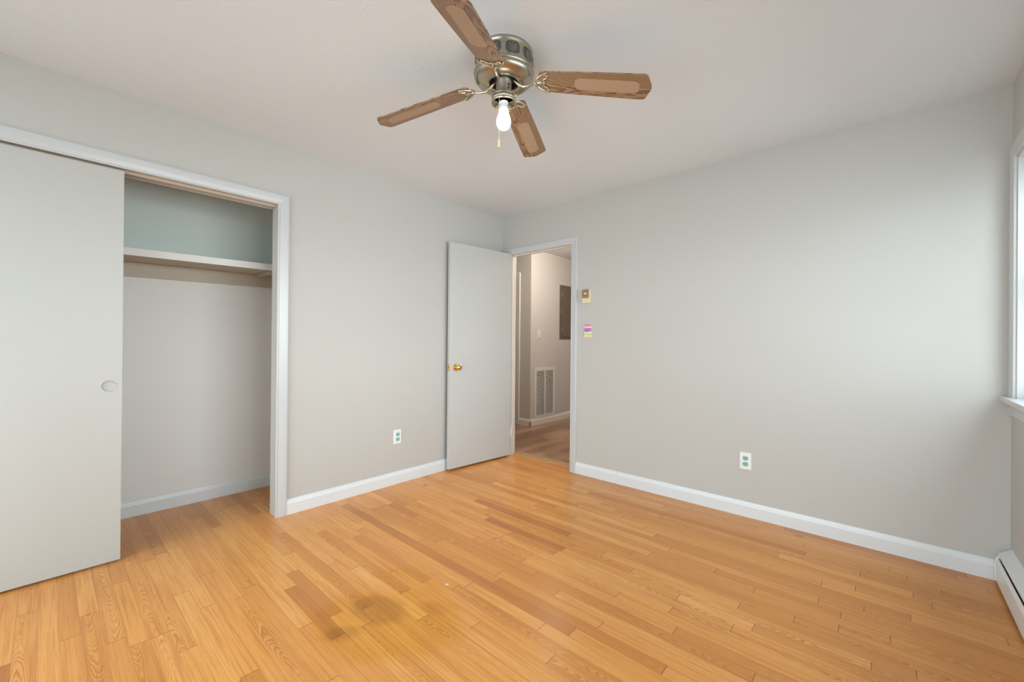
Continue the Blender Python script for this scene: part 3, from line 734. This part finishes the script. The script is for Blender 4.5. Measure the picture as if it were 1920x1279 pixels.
# thermostat
th = wall_frame('thermostat', (1.014, 0, 1.560), PI); tag(th, 'small bronze and ivory dial thermostat beside the doorway', 'thermostat')
bm = boxes((-.035, .035, 0, .024, -.060, .060)); link('housing', bm, 'ivory', th, bevel=.003)
bm = boxes((-.0325, .034, .0235, .034, -.016, .058)); pl = link('front_cover', bm, 'bronze', th, bevel=.0015)
bm = bmesh.new(); lathe(bm, [(0, .0), (.0215, .0), (.0215, .007), (.018, .011), (.0, .012)], 32, (-.001, .033, .022), 'y'); dl = link('dial', bm, 'bronze', th, smooth=True)
bm = bmesh.new(); lathe(bm, [(0, 0), (.008, 0), (.007, .004), (0, .005)], 20, (-.001, .0445, .022), 'y'); link('dial_cap', bm, 'ivory', dl)
# light switch with a painted plate
def striped():
    m = mat('painted_switch_plate', (1, 1, 1), .4); B = NB(m); n = B.n; L = B.L; b = n['Principled BSDF']
    t = n.new('ShaderNodeTexCoord'); so = n.new('ShaderNodeSeparateXYZ'); L.new(t.outputs['Object'], so.inputs[0])
    wob = B.math('MULTIPLY_ADD', B.noise(t.outputs['Object'], 70, 3), .010, -.005)
    z = B.math('ADD', B.math('MULTIPLY_ADD', so.outputs[2], 8.6, .5), 0.)
    r = ramp(n, [(0, (.90, .72, .30)), (.12, (.88, .80, .42)), (.15, (.66, .70, .30)), (.33, (.62, .72, .36)), (.35, (.88, .85, .85)), (.42, (.85, .80, .85)), (.44, (.50, .12, .38)), (.70, (.42, .10, .45)), (.72, (.90, .85, .88)), (.82, (.90, .45, .52)), (.86, (.80, .10, .20)), (1., (.85, .14, .28))])
    r.color_ramp.interpolation = 'LINEAR'
    L.new(z, r.inputs[0])
    f = B.step(B.noise(B.comb(B.math('MULTIPLY', so.outputs[0], 90), 0., B.math('MULTIPLY', so.outputs[2], 190)), 1, 2), .5, .6)
    msk = B.math('MULTIPLY', f, B.math('MULTIPLY', B.math('GREATER_THAN', z, .36), .75))
    L.new(B.mix(msk, r.outputs[0], (.88, .74, .80)), b.inputs['Base Color'])
    return m
M['striped'] = striped()
sw = wall_frame('light_switch', (1.022, 0, 1.261), PI); tag(sw, 'light switch with a pink, purple and lime painted plate beside the doorway', 'light switch')
link('switch_plate', plate_bm(.070, .115), 'striped', sw)
bm = bmesh.new(); sweep(bm, [((-.005, .004, -.006), (0, 1, 0), (0, 0, 1)), ((.005, .004, -.006), (0, 1, 0), (0, 0, 1))], [(0, 0), (.012, -.006), (.014, -.001), (.003, .012), (0, .012)])
link('toggle', bm, 'bronze', sw)
# hall light switch, panel, return grille on hall wall (faces +x)
hs = wall_frame('light_switch', (HX, 1.470, 1.268), -PI/2); tag(hs, 'plain white light switch on the hall wall above the grille', 'light switch')
link('switch_plate', plate_bm(.078, .125), 'vent', hs)
bm = boxes((-.005, .005, .005, .014, -.010, .010)); link('toggle', bm, 'vent', hs, bevel=.001)
ep = wall_frame('electrical_panel', (HX, 2.17, 1.612), -PI/2); tag(ep, 'grey metal electrical breaker panel on the hall wall', 'electrical panel')
# local x = +/-: rz=-90 => local x -> world -y ; so left in photo (small y) = local +x
pw, ph_ = .21, .405
bm = boxes((-pw, pw, 0, .010, -ph_, ph_)); link('panel_cover', bm, 'steelgrey', ep, bevel=.003)
bm = boxes((-pw+.04, pw-.045, .010, .022, -ph_+.035, ph_-.045)); pd = link('panel_door', bm, 'steelgrey', ep, bevel=.003)
bm = boxes((-pw+.045, -pw+.07, .022, .028, -.04, .04)); link('latch', bm, 'black', pd)
for z_ in (.27, .0, -.27):
    bm = boxes((pw-.053, pw-.037, .012, .026, z_-.022, z_+.022)); link('hinge', bm, 'hinge', ep)
for sx_ in (1, -1):
    for sz_ in (1, -1):
        bm = bmesh.new(); lathe(bm, [(0, 0), (.007, 0), (.006, .003), (0, .0035)], 12, (sx_*(pw-.018), .010, sz_*(ph_-.02)), 'y'); link('screw', bm, 'nickel', ep)
vg_ = wall_frame('return_air_grille', (HX, 1.613, .445), -PI/2); tag(vg_, 'white louvred return air grille low on the hall wall', 'vent')
gw, gh = .235, .352
bm = boxes((-gw, -gw+.038, 0, .010, -gh, gh), (gw-.038, gw, 0, .010, -gh, gh), (-gw+.038, gw-.038, 0, .010, gh-.042, gh), (-gw+.038, gw-.038, 0, .010, -gh, -gh+.042), (-.009, .009, 0, .010, -gh+.042, gh-.042))
link('grille_frame', bm, 'vent', vg_, bevel=.002)
bm = boxes((-gw+.03, gw-.03, .0005, .0015, -gh+.035, gh-.035)); link('duct_dark_sheet', bm, 'dark', vg_)  # thin dark sheet standing in for the shade behind the louvres
ns = 37
for x0_, x1_ in ((-gw+.038, -.009), (.009, gw-.038)):
    bm = bmesh.new()
    for i in range(ns):
        z_ = -gh+.042+(2*gh-.084)*(i+.5)/ns
        vs_ = [bm.verts.new(p) for p in ((x0_, .002, z_+.0040), (x1_, .002, z_+.0040), (x1_, .0095, z_-.0024), (x0_, .0095, z_-.0024), (x0_, .002, z_+.0030), (x1_, .002, z_+.0030), (x1_, .0088, z_-.0034), (x0_, .0088, z_-.0034))]
        for f in ((0, 1, 2, 3), (7, 6, 5, 4), (0, 4, 5, 1), (3, 2, 6, 7), (0, 3, 7, 4), (1, 5, 6, 2)): bm.faces.new([vs_[k] for k in f])
    link('louvres', bm, 'vent', vg_)

# ================================================================== ceiling fan
FX, FY, FZ = 1.6807, -1.7934, 2.3253
fan = empty('ceiling_fan', (FX, FY, H)); tag(fan, 'antique brass flush mount ceiling fan with four dark wood blades and one lit bare bulb', 'ceiling fan')
def fz(z): return z-H
bm = bmesh.new()
lathe(bm, [(.0, fz(2.445)), (.122, fz(2.445)), (.127, fz(2.438)), (.127, fz(2.428)), (.123, fz(2.424)), (.123, fz(2.420)), (.128, fz(2.416)), (.129, fz(2.356)), (.134, fz(2.352)), (.1355, fz(2.347)),
           (.1335, fz(2.342)), (.131, fz(2.340)), (.1325, fz(2.336)), (.130, fz(2.326)), (.120, fz(2.316)), (.104, fz(2.309)), (.085, fz(2.305)), (.070, fz(2.304)), (.066, fz(2.306)), (.064, fz(2.312)), (.062, fz(2.335)), (0, fz(2.335))], 72)
mh = link('motor_housing', bm, 'antique', fan, smooth=True); mh.modifiers.new('es', 'EDGE_SPLIT').split_angle = math.radians(50)
# pressed panels around the housing
for k in range(10):
    th_ = 2*PI*(k+.15)/10; hw = .80*PI/10
    bm = bmesh.new(); nx = 8
    zs = [(2.361, .55), (2.366, .8), (2.371, .95), (2.376, 1.), (2.392, 1.), (2.404, .97), (2.409, .85), (2.413, .6)]
    fr = []
    for z_, ws in zs: fr.append([bm.verts.new((.1298*math.cos(th_+hw*ws*(2*i/nx-1)), .1298*math.sin(th_+hw*ws*(2*i/nx-1)), fz(z_))) for i in range(nx+1)])
    for i in range(len(fr)-1):
        for j in range(nx): bm.faces.new((fr[i][j], fr[i][j+1], fr[i+1][j+1], fr[i+1][j]))
    rim = [v.co.copy() for v in fr[0]]+[r_[-1].co.copy() for r_ in fr[1:-1]]+[v.co.copy() for v in fr[-1][::-1]]+[r_[0].co.copy() for r_ in fr[1:-1][::-1]]
    pn = link('side_panel', bm, 'antique_dk', mh)
    bm = bmesh.new(); tube(bm, rim+[rim[0]], .0014, 6)
    def on_(a_, z_): return (.1304*math.cos(th_+hw*a_), .1304*math.sin(th_+hw*a_), fz(z_))
    for s_ in (-1, 1):          # little leaf scroll pressed in the panel
        for q_ in range(3): tube(bm, [on_(s_*.08, 2.370+.010*q_), on_(s_*.32, 2.379+.010*q_), on_(s_*.50, 2.381+.010*q_)], [.0006, .0014, .0006], 5)
    tube(bm, [on_(0, 2.366), on_(0, 2.408)], .0009, 5)
    link('panel_relief', bm, 'antique', pn)
BLAZ = (.503, 2.017, 3.5966, 5.1818)
bm = bmesh.new(); lathe(bm, [(0, fz(2.334)), (.061, fz(2.334)), (.061, fz(2.330)), (.050, fz(2.326)), (0, fz(2.326))], 40)
for k in range(4):
    a_ = BLAZ[k]; tube(bm, [(.030*math.cos(a_), .030*math.sin(a_), fz(2.328)), (.058*math.cos(a_), .058*math.sin(a_), fz(2.322))], .006, 8)
link('rotor', bm, 'black', fan)
# switch housing and fitter
bm = bmesh.new(); lathe(bm, [(0, fz(2.330)), (.034, fz(2.330)), (.0365, fz(2.326)), (.0365, fz(2.318)), (.034, fz(2.314)), (.034, fz(2.266)), (.0355, fz(2.263)), (.0355, fz(2.250)), (.0, fz(2.250))], 40)
shs = link('switch_housing', bm, 'brushed', fan, smooth=True); shs.modifiers.new('es', 'EDGE_SPLIT').split_angle = math.radians(40)
c_ = Vector((CAM.x-FX, CAM.y-FY, 0)).normalized(); ca_ = math.atan2(c_.y, c_.x)
bm = bmesh.new(); aa = ca_+.65
for z_ in (2.290, 2.276): 
    p = Vector((.0345*math.cos(aa), .0345*math.sin(aa), fz(z_))); bmesh.ops.create_uvsphere(bm, u_segments=10, v_segments=6, radius=.0045, matrix=Matrix.Translation(p))
link('pull_switch', bm, 'black', shs)
# fitter gallery: flared ring with pierced band
bm = bmesh.new()
lathe(bm, [(.030, fz(2.250)), (.036, fz(2.254)), (.050, fz(2.252)), (.0545, fz(2.248)), (.0545, fz(2.245)), (.0525, fz(2.2435)), (.0515, fz(2.247)), (.034, fz(2.247)), (.030, fz(2.244))], 48)
lathe(bm, [(.0520, fz(2.226)), (.0555, fz(2.226)), (.0570, fz(2.222)), (.0555, fz(2.2185)), (.0520, fz(2.2185)), (.0505, fz(2.222)), (.0520, fz(2.226))], 48)
for k in range(24):
    a0 = 2*PI*k/24; a1 = a0+PI/24*1.3
    tube(bm, [(.0535*math.cos(a0), .0535*math.sin(a0), fz(2.2455)), (.0540*math.cos(a0+.06), .0540*math.sin(a0+.06), fz(2.235)), (.0535*math.cos(a1), .0535*math.sin(a1), fz(2.2255))], .0016, 6)
    tube(bm, [(.0535*math.cos(a1), .0535*math.sin(a1), fz(2.2455)), (.0540*math.cos(a0+.1), .0540*math.sin(a0+.1), fz(2.235)), (.0535*math.cos(a0), .0535*math.sin(a0), fz(2.2255))], .0016, 6)
gl = link('shade_fitter', bm, 'bracket', fan, smooth=True)
for k in range(3):
    a_ = ca_+.9+2*PI*k/3; bm = bmesh.new()
    tube(bm, [(.050*math.cos(a_), .050*math.sin(a_), fz(2.233)), (.064*math.cos(a_), .064*math.sin(a_), fz(2.233))], .0022, 8)
    bmesh.ops.create_uvsphere(bm, u_segments=10, v_segments=8, radius=.0045, matrix=Matrix.Translation((.066*math.cos(a_), .066*math.sin(a_), fz(2.233)))); link('thumb_screw', bm, 'bracket', gl, smooth=True)
bm = bmesh.new(); lathe(bm, [(.020, fz(2.2465)), (.046, fz(2.2450)), (.0495, fz(2.238)), (.0505, fz(2.230)), (.0490, fz(2.230)), (.0480, fz(2.237)), (.044, fz(2.2435)), (.020, fz(2.2450))], 48)
link('reflector_cup', bm, 'plate', fan, smooth=True)
bm = bmesh.new(); lathe(bm, [(0, fz(2.249)), (.028, fz(2.249)), (.026, fz(2.232)), (.0195, fz(2.226)), (.019, fz(2.218)), (0, fz(2.218))], 32)
link('lamp_socket', bm, 'neck', fan, smooth=True)
bm = bmesh.new(); lathe(bm, [(0, fz(2.232)), (.0145, fz(2.232)), (.0165, fz(2.220)), (.0185, fz(2.202)), (.0197, fz(2.192))], 32)
lathe(bm, [(.0195, fz(2.1915)), (0, fz(2.1915))], 32)
bb = link('bulb_collar', bm, 'neck', fan, smooth=True)
bm = bmesh.new()
pr = [(.0195, 2.1925), (.0198, 2.186), (.0215, 2.178), (.0258, 2.166), (.0295, 2.155), (.0318, 2.145), (.0322, 2.138), (.0312, 2.128), (.0280, 2.1185), (.0225, 2.1105), (.0150, 2.1055), (.0075, 2.1033), (0, 2.103)]
lathe(bm, [(r_, fz(z_)) for r_, z_ in pr], 40); bl = link('light_bulb', bm, 'bulb', fan, smooth=True); bl['label'] = 'lit frosted white bulb'
# pull chain
cp = Vector((-.020*rgt.x+.035*c_.x, -.020*rgt.y+.035*c_.y, 0))
bm = bmesh.new()
tube(bm, [(cp.x*.9, cp.y*.9, fz(2.262)), (cp.x, cp.y, fz(2.250)), (cp.x, cp.y, fz(2.042))], .0009, 6)
pc = link('pull_chain', bm, 'cord', fan)
bm = bmesh.new(); lathe(bm, [(0, fz(2.0430)), (.003, fz(2.0420)), (.0055, fz(2.0360)), (.0058, fz(2.0240)), (.0045, fz(2.0190)), (.0062, fz(2.0160)), (.0058, fz(2.0110)), (.003, fz(2.0080)), (0, fz(2.0080))], 20, (cp.x, cp.y, 0))
link('pull_knob', bm, 'pinecord', pc, smooth=True)
# blades
R0, R1, WRt, WTp = .1615, .640, .1111, .1345
def blade_outline():
    pts = []
    # root end: shallow rounded point; tip: clipped corners with obtuse middle
    up_ = [(R0+.000, WRt/2-.022), (R0+.004, WRt/2-.008), (R0+.016, WRt/2-.001)]
    for s_ in (0., .25, .5, .75, 1.):
        x = R0+.03+(R1-.045-R0-.03)*s_; up_.append((x, WRt/2+(WTp-WRt)/2*s_+.0015*math.sin(PI*s_)))
    up_ += [(R1-.032, WTp/2-.0005), (R1-.023, WTp/2-.005), (R1-.018, WTp/2-.013), (R1-.009, .030), (R1-.003, .015)]
    pts = [(R1, 0)]+[(x, y) for x, y in up_[::-1]]+[(R0-.004, 0)]+[(x, -y) for x, y in up_]
    return pts
BL = [(.503, .1872, -.1904), (2.017, .1061, -.2), (3.5966, .1862, -.1981), (5.1818, .2087, -.219)]
for az, dr, pit in BL:
    # frame: A along blade with droop, Bv across with pitch
    A = Vector((math.cos(az), math.sin(az), -dr)); Bv = Vector((-math.sin(az), math.cos(az), 0))*math.cos(pit)+Vector((0, 0, math.sin(pit)))
    A.normalize(); Nv = A.cross(Bv).normalized(); Bv = Nv.cross(A).normalized()
    mtx = Matrix(((A.x, Bv.x, Nv.x, 0), (A.y, Bv.y, Nv.y, 0), (A.z, Bv.z, Nv.z, FZ-H), (0, 0, 0, 1)))
    bm = bmesh.new(); prism(bm, blade_outline(), 0, .006)
    bo = link('blade', bm, 'blade', fan, bevel=.0015); bo.matrix_local = mtx
    # cane insert under the blade
    bm = bmesh.new(); x0_, x1_ = R0+.158, R1-.050; wd = .032
    pl = rounded(x0_, x1_, -wd, wd, .024, 8)
    prism(bm, pl, -.0012, .0005)
    ci = link('cane_insert', bm, 'cane', bo); ci['label'] = 'woven cane panel on the underside of the blade'
    # bracket: arm + scalloped crescent
    bm = bmesh.new()
    inv = mtx.inverted()
    def loc_(r_, z_, lat=0.): return inv @ Vector((r_*math.cos(az)-lat*math.sin(az), r_*math.sin(az)+lat*math.cos(az), z_-H))
    rt = Vector((R0-.016, 0, -.006))
    arm = [loc_(.045, 2.322), loc_(.056, 2.310), loc_(.068, 2.295), loc_(.085, 2.285), loc_(.108, 2.284), loc_(.128, 2.287), (rt+loc_(.128, 2.287))/2, rt]
    tube(bm, arm, [.008, .0075, .0065, .006, .006, .0055, .005, .005], 10)
    hw = WRt/2+.001
    arc = [(R0-.016+.058*(abs(t_)**2.2), hw*t_*1.0, -.004) for t_ in [i/12 for i in range(-12, 13)]]
    tube(bm, arc, [.003+.0025*(1-abs(t_/12)) for t_ in range(-12, 13)], 8)
    sc_ = []
    for i in range(-12, 13):
        t_ = i/12; sc_.append((R0+.020+.018*abs(t_)+.006*math.cos(t_*PI*3), (hw-.012)*t_, -.0035))
    tube(bm, sc_, .0028, 8)
    tube(bm, [rt, (R0+.01, 0, -.004), (R0+.026, 0, -.0035)], [.005, .004, .003], 8)
    for s_ in (-1, 1):
        bmesh.ops.create_uvsphere(bm, u_segments=10, v_segments=6, radius=.0042, matrix=Matrix.Translation((R0+.040, s_*.040, -.003)))
    br = link('blade_bracket', bm, 'bracket', fan, smooth=True); br.matrix_local = mtx
    # dark backing plate of the bracket, under the blade root
    bm = bmesh.new(); pp = [(x, y*.93) for x, y, z in arc]+[(x, y) for x, y, z in sc_[::-1]]
    prism(bm, pp, -.0028, -.0008); link('bracket_plate', bm, 'antique', br)
